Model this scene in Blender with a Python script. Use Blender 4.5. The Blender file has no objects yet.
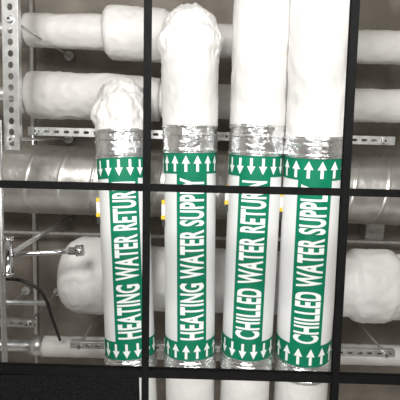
import bpy, bmesh, math, random
from mathutils import Vector, Matrix, noise
random.seed(4)
ZOOM=None
F=440.0; TILT=math.radians(8); ROLL=math.radians(1.6); ZC=1.5
sc=bpy.context.scene
try:
    sc.view_settings.view_transform='Standard'
except Exception: pass
# plenum coordinates: u = east, v = north, d = height above eye level
Fw=Vector((0,-math.sin(TILT),math.cos(TILT)))
U0=Vector((0,math.cos(TILT),math.sin(TILT))); R0=Vector((1,0,0))
Rr=R0*math.cos(ROLL)+U0*math.sin(ROLL); Uu=U0*math.cos(ROLL)-R0*math.sin(ROLL)
def Wd(p): return Vector((p[0],-p[1],ZC+p[2]))
def at(px,py,d):
    r=Fw+Rr*((px-200)/F)+Uu*((200-py)/F)
    return r*(d/r.z)
def proj(p):
    z=p.dot(Fw); return 200+F*p.dot(Rr)/z, 200-F*p.dot(Uu)/z
def ppm(px,py,d):  # metres per pixel
    return at(px,py,d).dot(Fw)/F

# ---------- materials
def newmat(name):
    m=bpy.data.materials.new(name); m.use_nodes=True
    nt=m.node_tree; b=nt.nodes['Principled BSDF']; return m,nt,b
def mat(name,c1,c2=None,scale=8,rough=0.5,metal=0,bump=0,bscale=30,dist=0.01,detail=6,spec=.5,ridged=0,bdetail=4):
    m,nt,b=newmat(name); L=nt.links
    b.inputs['Roughness'].default_value=rough; b.inputs['Metallic'].default_value=metal
    b.inputs['Specular IOR Level'].default_value=spec
    b.inputs['Base Color'].default_value=(*c1,1)
    tc=nt.nodes.new('ShaderNodeTexCoord')
    if c2:
        n=nt.nodes.new('ShaderNodeTexNoise'); n.inputs['Scale'].default_value=scale; n.inputs['Detail'].default_value=detail
        r=nt.nodes.new('ShaderNodeValToRGB'); r.color_ramp.elements[0].position=.35; r.color_ramp.elements[1].position=.65
        r.color_ramp.elements[0].color=(*c1,1); r.color_ramp.elements[1].color=(*c2,1)
        L.new(tc.outputs['Object'],n.inputs['Vector']); L.new(n.outputs[0],r.inputs[0]); L.new(r.outputs[0],b.inputs['Base Color'])
    if bump:
        n=nt.nodes.new('ShaderNodeTexNoise'); n.inputs['Scale'].default_value=bscale; n.inputs['Detail'].default_value=bdetail
        if ridged:
            n.noise_type='RIDGED_MULTIFRACTAL'; n.inputs['Detail'].default_value=2; n.inputs['Distortion'].default_value=.8
        bp=nt.nodes.new('ShaderNodeBump'); bp.inputs['Strength'].default_value=bump; bp.inputs['Distance'].default_value=dist
        L.new(tc.outputs['Object'],n.inputs['Vector']); L.new(n.outputs[0],bp.inputs['Height']); L.new(bp.outputs[0],b.inputs['Normal'])
    return m
M_white=mat('insulation_jacket_white',(.73,.725,.71),(.8,.79,.775),6,.5,0,.6,12,.014)
M_crump=mat('insulation_jacket_wrinkled',(.72,.715,.7),(.8,.79,.775),6,.5,0,.8,8,.011,ridged=1)
M_rear=mat('insulation_jacket_back',(.62,.61,.59),(.74,.73,.71),5,.52,0,.7,7,.011,ridged=1)  # slightly darker jacket white for the rear pipes
M_label=mat('label_white_vinyl',(.78,.79,.79),(.82,.82,.82),6,.4,0,.15,9,.008)
M_text=mat('label_print_white',(.88,.92,.9),None,6,.6,spec=.2)
M_green=mat('label_green_vinyl',(.002,.175,.09),(.004,.205,.108),20,.5,0,.1,9,.006,spec=.2)
M_galv=mat('galvanised_steel',(.6,.61,.61),(.8,.8,.79),25,.36,.85,.15,12,.006)
M_duct=mat('galvanised_duct',(.7,.69,.665),(.88,.87,.84),9,.36,.92,.4,9,.014)
M_alum=mat('aluminium_jacket',(.8,.81,.82),(.92,.92,.92),18,.26,.95,.5,22,.01)
M_chrome=mat('chrome',(.7,.7,.72),None,1,.15,1)
M_conc=mat('concrete',(.145,.126,.104),(.3,.272,.235),3.2,.9,0,.6,9,.02,12)
M_black=mat('grid_black_paint',(.003,.003,.0035),(.005,.005,.005),30,.7,0,.2,80,.002,spec=.12)
M_tile=mat('black_acoustic_tile',(.002,.002,.0025),(.012,.012,.012),220,.95,0,.5,200,.003,spec=.1)
M_cable=mat('black_rubber',(.01,.01,.01),None,1,.5)
M_yellow=mat('yellow_plastic',(.85,.55,.03),(.78,.5,.03),20,.4)
M_wall=mat('painted_wall',(.74,.72,.68),(.78,.76,.72),3,.8)
M_floor=mat('floor_grey',(.5,.48,.45),(.56,.54,.51),3,.6)
M_print=mat('print_dark',(.02,.02,.02),None,1,.5)

# ---------- object helpers
def finish(bm,name,m,parent=None,smooth=True,recalc=True):
    if recalc: bmesh.ops.recalc_face_normals(bm,faces=bm.faces)
    me=bpy.data.meshes.new(name); 
    for f in bm.faces: f.smooth=smooth
    bm.to_mesh(me); bm.free()
    me.materials.append(m)
    o=bpy.data.objects.new(name,me); sc.collection.objects.link(o)
    if parent is not None:
        o.parent=parent; o.matrix_parent_inverse=Matrix.Translation(parent.location).inverted()
    return o
def empty(name,p):
    e=bpy.data.objects.new(name,None); e.location=Wd(p); e.empty_display_size=.05
    sc.collection.objects.link(e); return e
def sweep(bm,pts,rad,seg=40,cap=True,crum=0,freq=9,seed=0):
    n=len(pts); pts=[Vector(p) for p in pts]
    if not hasattr(rad,'__len__'): rad=[rad]*n
    rings=[]; nrm=None
    for i,p in enumerate(pts):
        t=(pts[min(i+1,n-1)]-pts[max(i-1,0)]).normalized()
        if nrm is None:
            a=Vector((0,0,1)) if abs(t.z)<.9 else Vector((0,1,0))
            nrm=(a-t*a.dot(t)).normalized()
        else: nrm=(nrm-t*nrm.dot(t)).normalized()
        b=t.cross(nrm); ring=[]
        for k in range(seg):
            an=2*math.pi*k/seg
            dr=nrm*math.cos(an)+b*math.sin(an); q=p+dr*rad[i]
            if crum:
                s=q*freq+Vector((seed,seed*1.7,0))
                q+=dr*crum*(.7*noise.noise(s)-1.1*abs(noise.noise(s*2.1+Vector((5,1,2))))-.5*abs(noise.noise(s*4.3))+.4)
            ring.append(bm.verts.new(Wd(q)))
        rings.append(ring)
    for i in range(n-1):
        for k in range(seg):
            bm.faces.new((rings[i][k],rings[i][(k+1)%seg],rings[i+1][(k+1)%seg],rings[i+1][k]))
    if cap:
        bm.faces.new(rings[0]); bm.faces.new(rings[-1])
def lerp(a,b,t): return a+(b-a)*t
def line(a,b,n): return [lerp(Vector(a),Vector(b),i/(n-1)) for i in range(n)]
def tube(name,pts,rad,m,parent=None,**k):
    bm=bmesh.new(); sweep(bm,pts,rad,**k); return finish(bm,name,m,parent)
def boxbm(bm,a,b,w,h,up=Vector((0,0,1))):
    """beam from a to b, width w (in plane), height h (along d), centred"""
    a=Vector(a); b=Vector(b); t=(b-a).normalized(); s=t.cross(up).normalized(); u=s.cross(t).normalized()
    vs=[]
    for p in (a,b):
        for x,y in((-1,-1),(1,-1),(1,1),(-1,1)):
            vs.append(bm.verts.new(Wd(p+s*x*w/2+u*y*h/2)))
    for f in((0,1,2,3),(4,5,6,7),(0,1,5,4),(1,2,6,5),(2,3,7,6),(3,0,4,7)): bm.faces.new([vs[i] for i in f])

# ---------- room
def box(name,mn,mx,m):
    bm=bmesh.new(); bmesh.ops.create_cube(bm,size=1)
    for v in bm.verts: v.co=Vector([(mn[i]+mx[i])/2+v.co[i]*(mx[i]-mn[i]) for i in range(3)])
    return finish(bm,name,m,smooth=False)
DS=2.95; ZT=ZC+DS; HX=3.0
box('ceiling',(-HX,-HX,ZT),(HX,HX,ZT+.2),M_conc)
box('floor',(-HX,-HX,-.1),(HX,HX,0),M_floor)
box('wall_west',(-HX-.1,-HX,0),(-HX,HX,ZT),M_wall); box('wall_east',(HX,-HX,0),(HX+.1,HX,ZT),M_wall)
box('wall_north',(-HX,-HX-.1,0),(HX,-HX,ZT),M_wall); box('wall_south',(-HX,HX,0),(HX,HX+.1,ZT),M_wall)

# ---------- labelled pipes
def wrap(bm,fr,R,th0,a0):
    P0,A,N,S=fr
    for v in bm.verts:
        a=a0+v.co.x; th=th0-v.co.y/R; rr=R+v.co.z
        v.co=Wd(P0+A*a+(N*math.cos(th)+S*math.sin(th))*rr)
def slice_y(bm,y0,y1,step):
    y=y0+step
    while y<y1:
        bmesh.ops.bisect_plane(bm,geom=bm.verts[:]+bm.edges[:]+bm.faces[:],plane_co=(0,y,0),plane_no=(0,1,0)); y+=step
def labelled_pipe(name,text,c0,c1,rpx,ring_t,ring_b,strip,band_t,up,elbow,toff,seed,jr=1.0,tagpy=None,ebulge=0,ecr=.009):
    """c0=(px,py,d) lower axis point, c1 upper axis point"""
    A0=at(*c0); A1=at(*c1); A=(A1-A0).normalized()
    mid=(A0+A1)/2; R=rpx*ppm(*c0[:2],c0[2])
    N=(-mid); N=(N-A*N.dot(A)).normalized(); S=A.cross(N)
    if S.x<0: S=-S
    e=empty(name,mid)
    def al(py):
        lo,hi=-2.5,3.5
        for _ in range(50):
            m_=(lo+hi)/2
            if proj(A0+A*m_+N*R)[1]>py: lo=m_
            else: hi=m_
        return lo
    fr=(A0,A,N,S)
    bot=al(470)
    RJ=R*jr
    if elbow is None: pts=line(A0+A*bot,A0+A*al(-60),140)
    else:
        ae=al(elbow[0]); rb=R*1.02
        pts=line(A0+A*bot,A0+A*ae,120)
        D=Vector((0,0,1)); D=(D-A*D.dot(A)).normalized()
        c=A0+A*ae+D*rb
        for i in range(1,31):
            th=math.pi/2*i/30; pts.append(c-D*rb*math.cos(th)+A*rb*math.sin(th))
        last=pts[-1]; 
        pts+=line(last,last+D*max(.02,elbow[1]-last.z),20)[1:]
    bt=al(band_t[1]); lb0=al(ring_b[1]); lb1=al(ring_t[0])
    rad=[];
    for p in pts:
        a=(p-A0).dot(A); rad.append(RJ if a>bt-.01 else (R*.96 if a>lb0-.02 else R*.985))
    bm=bmesh.new()
    sweep(bm,pts,rad,seg=140)
    eel=al(elbow[0]) if elbow else 99
    for v in bm.verts:
        L=Vector((v.co.x,-v.co.y,v.co.z-ZC)); a=(L-A0).dot(A)
        if lb0-.03<a<bt-.02: continue
        w=min(1,max(0,(a-bt)/(.06)))
        we=min(1,max(0,(a-eel+.06)/.08))
        amp=.0015+w*.0045+we*(0 if elbow is None else ecr)
        s=L*7+Vector((seed,seed*1.7,0))
        axc=A0+A*a; dr=(L-axc)
        if a>eel: dr=L-(A0+A*eel+Vector((0,0,R)))
        dr.normalize()
        cz=abs(noise.noise(s*1.7+Vector((5,1,2)))); c2=abs(noise.noise(s*3.6+Vector((1,9,2)))); c3=abs(noise.noise(s*6.3+Vector((3,4,7))))
        q=L+dr*amp*(.8*noise.noise(s*.8)-1.3*cz-.9*c2-.6*c3+.9) 
        if elbow is not None and a>bt:
            sh=min(1,max(0,(a-eel)/(R)))
            q+=dr*ebulge*math.sin(math.pi*sh)*abs(S.dot(dr))
        v.co=Wd(q)
    jo=finish(bm,'jacket',M_white,e); jo.data.materials.append(M_crump)
    for f in jo.data.polygons:
        c=f.center; L=Vector((c.x,-c.y,c.z-ZC))
        if (L-A0).dot(A)>bt-.01: f.material_index=1
    def shell(nm,y0,y1,r,m,n=8):
        a0,a1=al(y0),al(y1); p=line(A0+A*a0,A0+A*a1,n)
        bm=bmesh.new(); sweep(bm,p,[r]*n,seg=128,cap=False)
        return finish(bm,nm,m,e)
    shell('label_sheet',ring_b[1],ring_t[0],R+.000,M_label)
    shell('label_arrow_band_upper',ring_t[1],ring_t[0],R+.0015,M_green)
    shell('label_arrow_band_lower',ring_b[1],ring_b[0],R+.0015,M_green)
    a0,a1=al(ring_b[0])-.002,al(ring_t[1])+.002
    hw=strip*ppm(*c0[:2],c0[2])/2
    bm=bmesh.new(); bmesh.ops.create_grid(bm,x_segments=6,y_segments=24,size=.5)
    for v in bm.verts: v.co=Vector(((v.co.x+.5)*(a1-a0),v.co.y*hw*2,0))
    th0=toff
    wrap(bm,fr,R+.0015,th0,a0); finish(bm,'label_strip',M_green,e)
    cu=bpy.data.curves.new('t','FONT'); cu.body=text; cu.size=1; cu.offset=.032; cu.resolution_u=4; cu.space_character=1.07
    to=bpy.data.objects.new('t',cu); sc.collection.objects.link(to)
    bpy.context.view_layer.update()
    dg=bpy.context.evaluated_depsgraph_get()
    me=bpy.data.meshes.new_from_object(to.evaluated_get(dg)); bpy.data.objects.remove(to)
    bm=bmesh.new(); bm.from_mesh(me)
    xs=[v.co.x for v in bm.verts]; ys=[v.co.y for v in bm.verts]
    x0,x1,y0,y1=min(xs),max(xs),min(ys),max(ys)
    Lt=(a1-a0)*.955; H=hw*2*.8
    for v in bm.verts:
        v.co=Vector(((v.co.x-x0)/(x1-x0)*Lt,((v.co.y-y0)/(y1-y0)-.5)*H,0))
    slice_y(bm,-H/2,H/2,H/9)
    wrap(bm,fr,R+.003,th0,a0+(a1-a0)*.02); finish(bm,'label_text',M_text,e,smooth=False,recalc=False)
    bm=bmesh.new()
    na=15; pitch=2*math.pi*(R+.004)/na
    for (yt,yb) in (ring_t,ring_b):
        ra0,ra1=al(yb),al(yt); h=(ra1-ra0)*.78; c=(ra0+ra1)/2; sg=1 if up else -1
        for k in range(na):
            yc=(k+.35)*pitch
            w1=pitch*.12; w2=pitch*.35
            P=[(-h/2,-w1),(0,-w1),(0,-w2),(h/2,0),(0,w2),(0,w1),(-h/2,w1)]
            stem=[P[0],P[1],P[5],P[6]]; head=[P[2],P[3],P[4]]
            for poly in(stem,head):
                bm.faces.new([bm.verts.new((c+sg*x,yc+y,0)) for x,y in poly])
    wrap(bm,fr,R+.004,0,0); finish(bm,'label_arrows',M_text,e,smooth=False,recalc=False)
    def mband(nm,y0,y1):
        b0,b1=al(y0),al(y1); nn=70; p=line(A0+A*b0,A0+A*b1,nn); rr=[]
        for i in range(nn):
            t=i/(nn-1)*(b1-b0); r=R*1.02+.002
            for bc in (.012,b1-b0-.012,(b1-b0)*.62):
                r+=.004*math.exp(-((t-bc)/.004)**2)
            rr.append(r)
        p=[p[0]]+p+[p[-1]]; rr=[R*.97]+rr+[R*.97]
        bm=bmesh.new(); sweep(bm,p,rr,seg=110,cap=False,crum=.0035,freq=15,seed=seed)
        finish(bm,nm,M_alum,e)
    mband('metal_jacket_upper',band_t[0],band_t[1])
    mband('metal_jacket_lower',ring_b[1]+17,ring_b[1]+1)
    bm=bmesh.new(); la=lerp(al(band_t[0]),al(band_t[1]),.62)
    for th in (.2,.38):
        c=A0+A*la+(N*math.cos(th)+S*math.sin(th))*(R*1.02+.006)
        boxbm(bm,c-A*.011,c+A*.011,.006,.004)
    c1_=A0+A*(la)+(N*math.cos(.29)+S*math.sin(.29))*(R*1.02+.008)
    boxbm(bm,c1_-S*.014,c1_+S*.014,.006,.004)
    finish(bm,'latch',M_galv,e,smooth=False)
    c=A0+A*(la); tube('hanger_rod',[c+Vector((0,0,R)),Vector((c.x,c.y,DS-.002))],.007,M_galv,e,seg=12)
    a=al(tagpy); th=-1.35
    c=A0+A*a+(N*math.cos(th)+S*math.sin(th))*(R+.006)
    bm=bmesh.new(); boxbm(bm,c-A*.02,c+A*.03,.016,.003); finish(bm,'tag_plate',M_label,e,smooth=False)
    bm=bmesh.new(); boxbm(bm,c+A*.032,c+A*.05,.014,.008); boxbm(bm,c-A*.038-N*.002,c-A*.02-N*.002,.02,.01);finish(bm,'tag_clip',M_yellow,e,smooth=False)
    bm=bmesh.new(); boxbm(bm,c-A*.07,c-A*.038,.014,.01); finish(bm,'tag_spring',M_print,e,smooth=False)
    return dict(A0=A0,A=A,N=N,S=S,R=R,al=al,e=e)
p1=labelled_pipe('heating_water_return_pipe','HEATING WATER RETURN',(131,360,1.98),(122,150,2.1),24.5,(157,178),(342,360),29,(157,128),False,(121,2.27),.0,1,1.0,208,.03,.012)
p2=labelled_pipe('heating_water_supply_pipe','HEATING WATER SUPPLY',(190,360,1.97),(190,150,1.99),24.5,(153,174),(343,361),29,(153,123),True,(51,2.3),.08,4,1.05,214,.032,.009)
p3=labelled_pipe('chilled_water_return_pipe','CHILLED WATER RETURN',(246,360,1.97),(256,155,1.97),24.6,(156,177),(342,361),29.5,(156,124),False,None,.0,8,1.04,200)
p4=labelled_pipe('chilled_water_supply_pipe','CHILLED WATER SUPPLY',(302,362,2.0),(314,160,1.93),26.5,(159,181),(346,367),30,(159,137),True,None,.08,12,1.0,210)

# ---------- horizontal insulated pipes behind
def child(o,e): o.parent=e; o.matrix_parent_inverse=Matrix.Translation(e.location).inverted()
def hpipe(name,segs,d,m=M_rear,crum=.006,seed=0,freq=7,smooth_prof=False):
    """segs list of (px,py,rpx)"""
    pts=[];rad=[]
    for (a,b) in zip(segs[:-1],segs[1:]):
        n=max(2,int(abs(b[0]-a[0])/2.5)+2)
        for i in range(n):
            t=i/(n-1); px,py=lerp(a[0],b[0],t),lerp(a[1],b[1],t)
            pts.append(at(px,py,d)); rad.append(lerp(a[2],b[2],t)*ppm(px,py,d))
    P=[pts[0]];Rd=[rad[0]]
    for p,r in zip(pts[1:],rad[1:]):
        if (p-P[-1]).length>1e-4: P.append(p);Rd.append(r)
    return tube(name,P,Rd,m,seg=80,crum=crum,freq=freq,seed=seed)
e=empty('insulated_pipe',at(100,35,2.5))
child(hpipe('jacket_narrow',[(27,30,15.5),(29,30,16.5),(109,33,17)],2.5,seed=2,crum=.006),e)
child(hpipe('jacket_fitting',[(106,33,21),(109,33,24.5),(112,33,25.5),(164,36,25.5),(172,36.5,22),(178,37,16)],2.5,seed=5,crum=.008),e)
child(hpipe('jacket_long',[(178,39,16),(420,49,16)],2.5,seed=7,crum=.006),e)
child(tube('steel_pipe',line(at(-300,14,2.5),at(28,30,2.5),4),.035,M_galv),e)
child(tube('flange',line(at(19,30,2.5),at(25,30,2.5),2),.095,M_galv),e)
e=empty('insulated_pipe',at(100,95,2.5))
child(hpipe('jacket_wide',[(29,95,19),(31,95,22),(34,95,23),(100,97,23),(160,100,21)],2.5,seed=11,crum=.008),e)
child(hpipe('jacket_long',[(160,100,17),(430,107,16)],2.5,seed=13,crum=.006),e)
child(tube('steel_pipe',line(at(-300,80,2.5),at(31,95,2.5),4),.04,M_galv),e)
child(tube('flange',line(at(22,95,2.5),at(28,95,2.5),2),.11,M_galv),e)
# large insulated header with domed end
e=empty('insulated_header_pipe',at(100,276,2.34))
segs=[]
for i in range(15):
    th=math.pi/2*i/14; segs.append((62+24*(1-math.cos(th)),274+1*(1-math.cos(th)),max(1,37.5*math.sin(th)**.62)))
segs+=[(104,276,37.5),(110,276,36),(114,276,31),(180,279,31),(330,285,31),(347,285,31),(350,285,33),(353,285,35.5),(358,285,36.5),(382,286,36.5),(388,287,34),(391,287,32),(470,290,32)]
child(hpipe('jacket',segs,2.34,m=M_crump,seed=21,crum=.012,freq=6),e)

# small bore pipe low
e=empty('small_bore_pipe',at(100,345,2.5))
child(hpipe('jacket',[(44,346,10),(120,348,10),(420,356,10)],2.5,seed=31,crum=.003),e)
child(tube('bare_pipe',line(at(-200,340,2.5),at(45,346,2.5),3),.035,M_galv),e)
child(tube('coupling',line(at(32,345,2.5),at(44,346,2.5),2),.06,M_galv),e)

# ---------- spiral duct
bm=bmesh.new(); a=at(-190,172,2.66); b=at(560,196,2.66); R=34*ppm(200,180,2.66)
t=(b-a).normalized(); n_=Vector((0,0,1)); n_=(n_-t*n_.dot(t)).normalized(); s_=t.cross(n_)
Ld=(b-a).length; nr=1100; seg=72; pit=.185; rings=[]
for i in range(nr):
    x=Ld*i/(nr-1); ring=[]
    for k in range(seg):
        th=2*math.pi*k/seg; ph=(x/pit-k/seg)%1; dd=min(ph,1-ph)*pit
        q=a+t*x+(n_*math.cos(th)+s_*math.sin(th))*R
        r=R+.005*math.exp(-(dd/.006)**2)+.004*noise.noise(q*5)
        ring.append(bm.verts.new(Wd(a+t*x+(n_*math.cos(th)+s_*math.sin(th))*r)))
    rings.append(ring)
for i in range(nr-1):
    for k in range(seg): bm.faces.new((rings[i][k],rings[i][(k+1)%seg],rings[i+1][(k+1)%seg],rings[i+1][k]))
finish(bm,'spiral_duct',M_duct)

# ---------- perforated strut channels
def strut(name,a,b,w=.041,h=.03,slot=.028,pitch=.05,m=M_galv,rods=()):
    a=Vector(a);b=Vector(b);L=(b-a).length;t=(b-a).normalized()
    up=Vector((0,0,1)); s=t.cross(up).normalized(); u=s.cross(t).normalized()
    if u.z<0: u=-u
    e=empty(name,(a+b)/2)
    cu=bpy.data.curves.new('c','CURVE'); cu.dimensions='2D'; cu.fill_mode='BOTH'; cu.extrude=.0012
    def poly(P):
        sp=cu.splines.new('POLY'); sp.points.add(len(P)-1)
        for q,p in zip(sp.points,P): q.co=(p[0],p[1],0,1)
        sp.use_cyclic_u=True
    poly([(0,-w/2),(L,-w/2),(L,w/2),(0,w/2)])
    x=pitch*.6; sr=w*.17
    while x+slot<L:
        P=[]
        for k in range(9):
            an=-math.pi/2+math.pi*k/8; P.append((x+slot-sr+sr*math.cos(an),sr*math.sin(an)))
        for k in range(9):
            an=math.pi/2+math.pi*k/8; P.append((x+sr+sr*math.cos(an),sr*math.sin(an)))
        poly(P); x+=pitch
    o=bpy.data.objects.new('c',cu); sc.collection.objects.link(o); bpy.context.view_layer.update()
    me=bpy.data.meshes.new_from_object(o.evaluated_get(bpy.context.evaluated_depsgraph_get())); bpy.data.objects.remove(o)
    bm=bmesh.new(); bm.from_mesh(me)
    for v in bm.verts: v.co=Wd(a+t*v.co.x+s*v.co.y+u*v.co.z)
    for sg in(-1,1):
        boxbm(bm,a+s*sg*(w/2)+u*h/2,b+s*sg*(w/2)+u*h/2,.0025,h)
        boxbm(bm,a+s*sg*(w/2-.005)+u*h,b+s*sg*(w/2-.005)+u*h,.01,.0025)
    finish(bm,'channel',m,e,smooth=False)
    for f in rods:   # threaded hanger rods with nuts
        bm=bmesh.new(); p=a+(b-a)*f-Vector((0,0,.02)); q=Vector((p.x,p.y,DS-.002)); n=160
        sweep(bm,line(p,q,n),[.007 if i%2 else .0056 for i in range(n)],seg=12)
        for dz in (.0,.06): sweep(bm,[p+Vector((0,0,dz)),p+Vector((0,0,dz+.012))],.016,seg=6)
        sweep(bm,[q-Vector((0,0,.02)),q],.03,seg=16)
        finish(bm,'threaded_rod',M_galv,e,smooth=False)
    return e
strut('perforated_strut_channel',at(9,-40,2.05),at(12,150,2.05),w=.07,slot=.03,pitch=.05,rods=(.3,.94))
strut('perforated_strut_channel',at(28,131,2.24),at(395,141,2.24),w=.04,h=.035,rods=(.022,.53,.97))
strut('perforated_strut_channel',at(70,345,2.14),at(395,354,2.14),w=.034,h=.03,rods=(.03,.97))
strut('perforated_strut_channel',at(-30,322,2.4),at(34,324,2.4),rods=(.3,.9))

# ---------- sprinkler branch, left
e=empty('sprinkler_branch_pipe',at(8,255,1.9))
child(tube('drop_pipe',line(at(-2,120,2.0),at(8,470,2.0),4),.013,M_galv),e)
q=at(8,255,1.95); child(tube('riser',[q,Vector((q.x,q.y,DS-.002))],.013,M_galv,seg=16),e)
child(tube('tee_body',[at(8,237,1.93),at(8,240,1.93),at(8,240.5,1.93),at(8,272,1.93),at(8,272.5,1.93),at(8,276,1.93)],[.026,.026,.02,.02,.026,.026],M_chrome,seg=24),e)
child(tube('arm',line(at(8,255,1.93),at(74,251,2.0),4),.012,M_chrome,seg=20),e)
child(tube('arm_cap',[at(68,251,1.99),at(76,251,2.0),at(76.2,251,2.0),at(83,250,2.0)],[.018,.018,.026,.026],M_chrome,seg=24),e)
def bez(P,n=40):
    out=[]
    for i in range(n):
        t=i/(n-1)*(len(P)-1); k=min(int(t),len(P)-2); f=t-k
        p0=P[max(k-1,0)];p1_=P[k];p2_=P[k+1];p3_=P[min(k+2,len(P)-1)]
        out.append(.5*((2*p1_)+(p2_-p0)*f+(2*p0-5*p1_+4*p2_-p3_)*f*f+(3*p1_-p0-3*p2_+p3_)*f**3))
    return out
tube('black_cable',bez([at(-60,285,2.05),at(5,279,2.06),at(30,284,2.06),at(44,296,2.08),at(52,318,2.2),at(60,340,2.4)]),.008,M_cable,seg=12)
tube('electrical_conduit',line(at(-200,226,2.8),at(600,248,2.8),3),.014,M_galv,seg=16)
tube('electrical_conduit',line(at(-200,298,2.25),at(46,303,2.25),3),.014,M_galv,seg=16)
tube('electrical_conduit',line(at(30,-60,2.9),at(38,460,2.9),3),.014,M_galv,seg=16)
e=empty('junction_box',at(372,236,2.88))
jb=bmesh.new(); c=at(372,230,2.89); boxbm(jb,c-Vector((.06,0,0)),c+Vector((.06,0,0)),.11,.1); bmesh.ops.bevel(jb,geom=jb.edges[:],offset=.008,segments=2)
finish(jb,'box',M_galv,e,smooth=False)
jb=bmesh.new(); c=c-Vector((0,0,.052)); boxbm(jb,c-Vector((.055,0,0)),c+Vector((.055,0,0)),.1,.004); finish(jb,'cover',M_galv,e,smooth=False)

# ---------- black suspended ceiling grid
DG=1.32
g=empty('ceiling_grid',at(200,190,DG))
def tee(nm,a,b):
    a=Vector(a);b=Vector(b)
    bm=bmesh.new(); boxbm(bm,a,b,.0235,.003); boxbm(bm,a+Vector((0,0,.018)),b+Vector((0,0,.018)),.004,.036); boxbm(bm,a+Vector((0,0,.037)),b+Vector((0,0,.037)),.009,.008)
    finish(bm,nm,M_black,g,smooth=False)
def ext(a,b,L=2.4):
    m=(a+b)/2; t=(b-a).normalized(); return m-t*L,m+t*L
v1=ext(at(148,0,DG),at(145,400,DG)); v2=ext(at(356,0,DG),at(334.5,400,DG))
h1=ext(at(0,184,DG+.002),at(400,193.5,DG+.002)); h2=ext(at(0,370,DG+.002),at(400,381.5,DG+.002))
tee('main_tee_1',*v1); tee('main_tee_2',*v2); tee('cross_tee_1',*h1); tee('cross_tee_2',*h2)
dv=Vector((.63,0,0)); dh=Vector((0,.59,0))
for k in(1,2): tee('main_tee',v1[0]-dv*k,v1[1]-dv*k); tee('main_tee',v2[0]+dv*k,v2[1]+dv*k)
for k in(1,2): tee('cross_tee',h1[0]+dh*k,h1[1]+dh*k); tee('cross_tee',h2[0]-dh*k,h2[1]-dh*k)
def tile(x0,x1,y0,y1,nm='ceiling_tile'):
    bm=bmesh.new(); aa=at(x0,(y0+y1)/2,DG+.012); bb=at(x1,(y0+y1)/2,DG+.012)
    h=abs(at(x0,y0,DG).y-at(x0,y1,DG).y); boxbm(bm,aa,bb,h,.016); finish(bm,nm,M_tile,smooth=False)
tile(-45,141,376,560)

# ---------- lights (soft area lights added below the grid to light the plenum)
def area(name,p,target,size,power,col=(1,1,1)):
    l=bpy.data.lights.new(name,'AREA'); l.shape='DISK'; l.size=size; l.energy=power; l.color=col
    o=bpy.data.objects.new(name,l); o.location=Wd(p)
    o.rotation_euler=(Wd(target)-Wd(p)).to_track_quat('-Z','Y').to_euler(); sc.collection.objects.link(o)
area('added_soft_light',(-.6,1.0,-.2),(0,.1,2.3),.8,62,(1,.985,.955))
area('added_soft_light',(.85,.8,.0),(0,.1,2.3),.7,28,(1,.99,.965))
area('added_soft_light',(0.1,-1.2,-.3),(0,0,2.3),.9,16,(1,.985,.955))
w=bpy.data.worlds.new('World'); sc.world=w; w.use_nodes=True
w.node_tree.nodes['Background'].inputs[0].default_value=(.8,.85,.9,1); w.node_tree.nodes['Background'].inputs[1].default_value=.3
# ---------- camera
cam=bpy.data.cameras.new('camera'); cam.sensor_width=36; cam.lens=F*36/400; cam.clip_start=.01
co=bpy.data.objects.new('camera',cam); sc.collection.objects.link(co)
def wv(x): return Vector((x.x,-x.y,x.z))
r_,u_,b_=wv(Rr),wv(Uu),-wv(Fw)
co.matrix_world=Matrix(((r_.x,u_.x,b_.x,0),(r_.y,u_.y,b_.y,0),(r_.z,u_.z,b_.z,ZC),(0,0,0,1)))
if ZOOM:
    k=ZOOM[0]; cam.lens*=k; cam.shift_x=(ZOOM[1]-200)/400*k; cam.shift_y=(200-ZOOM[2])/400*k
sc.camera=co
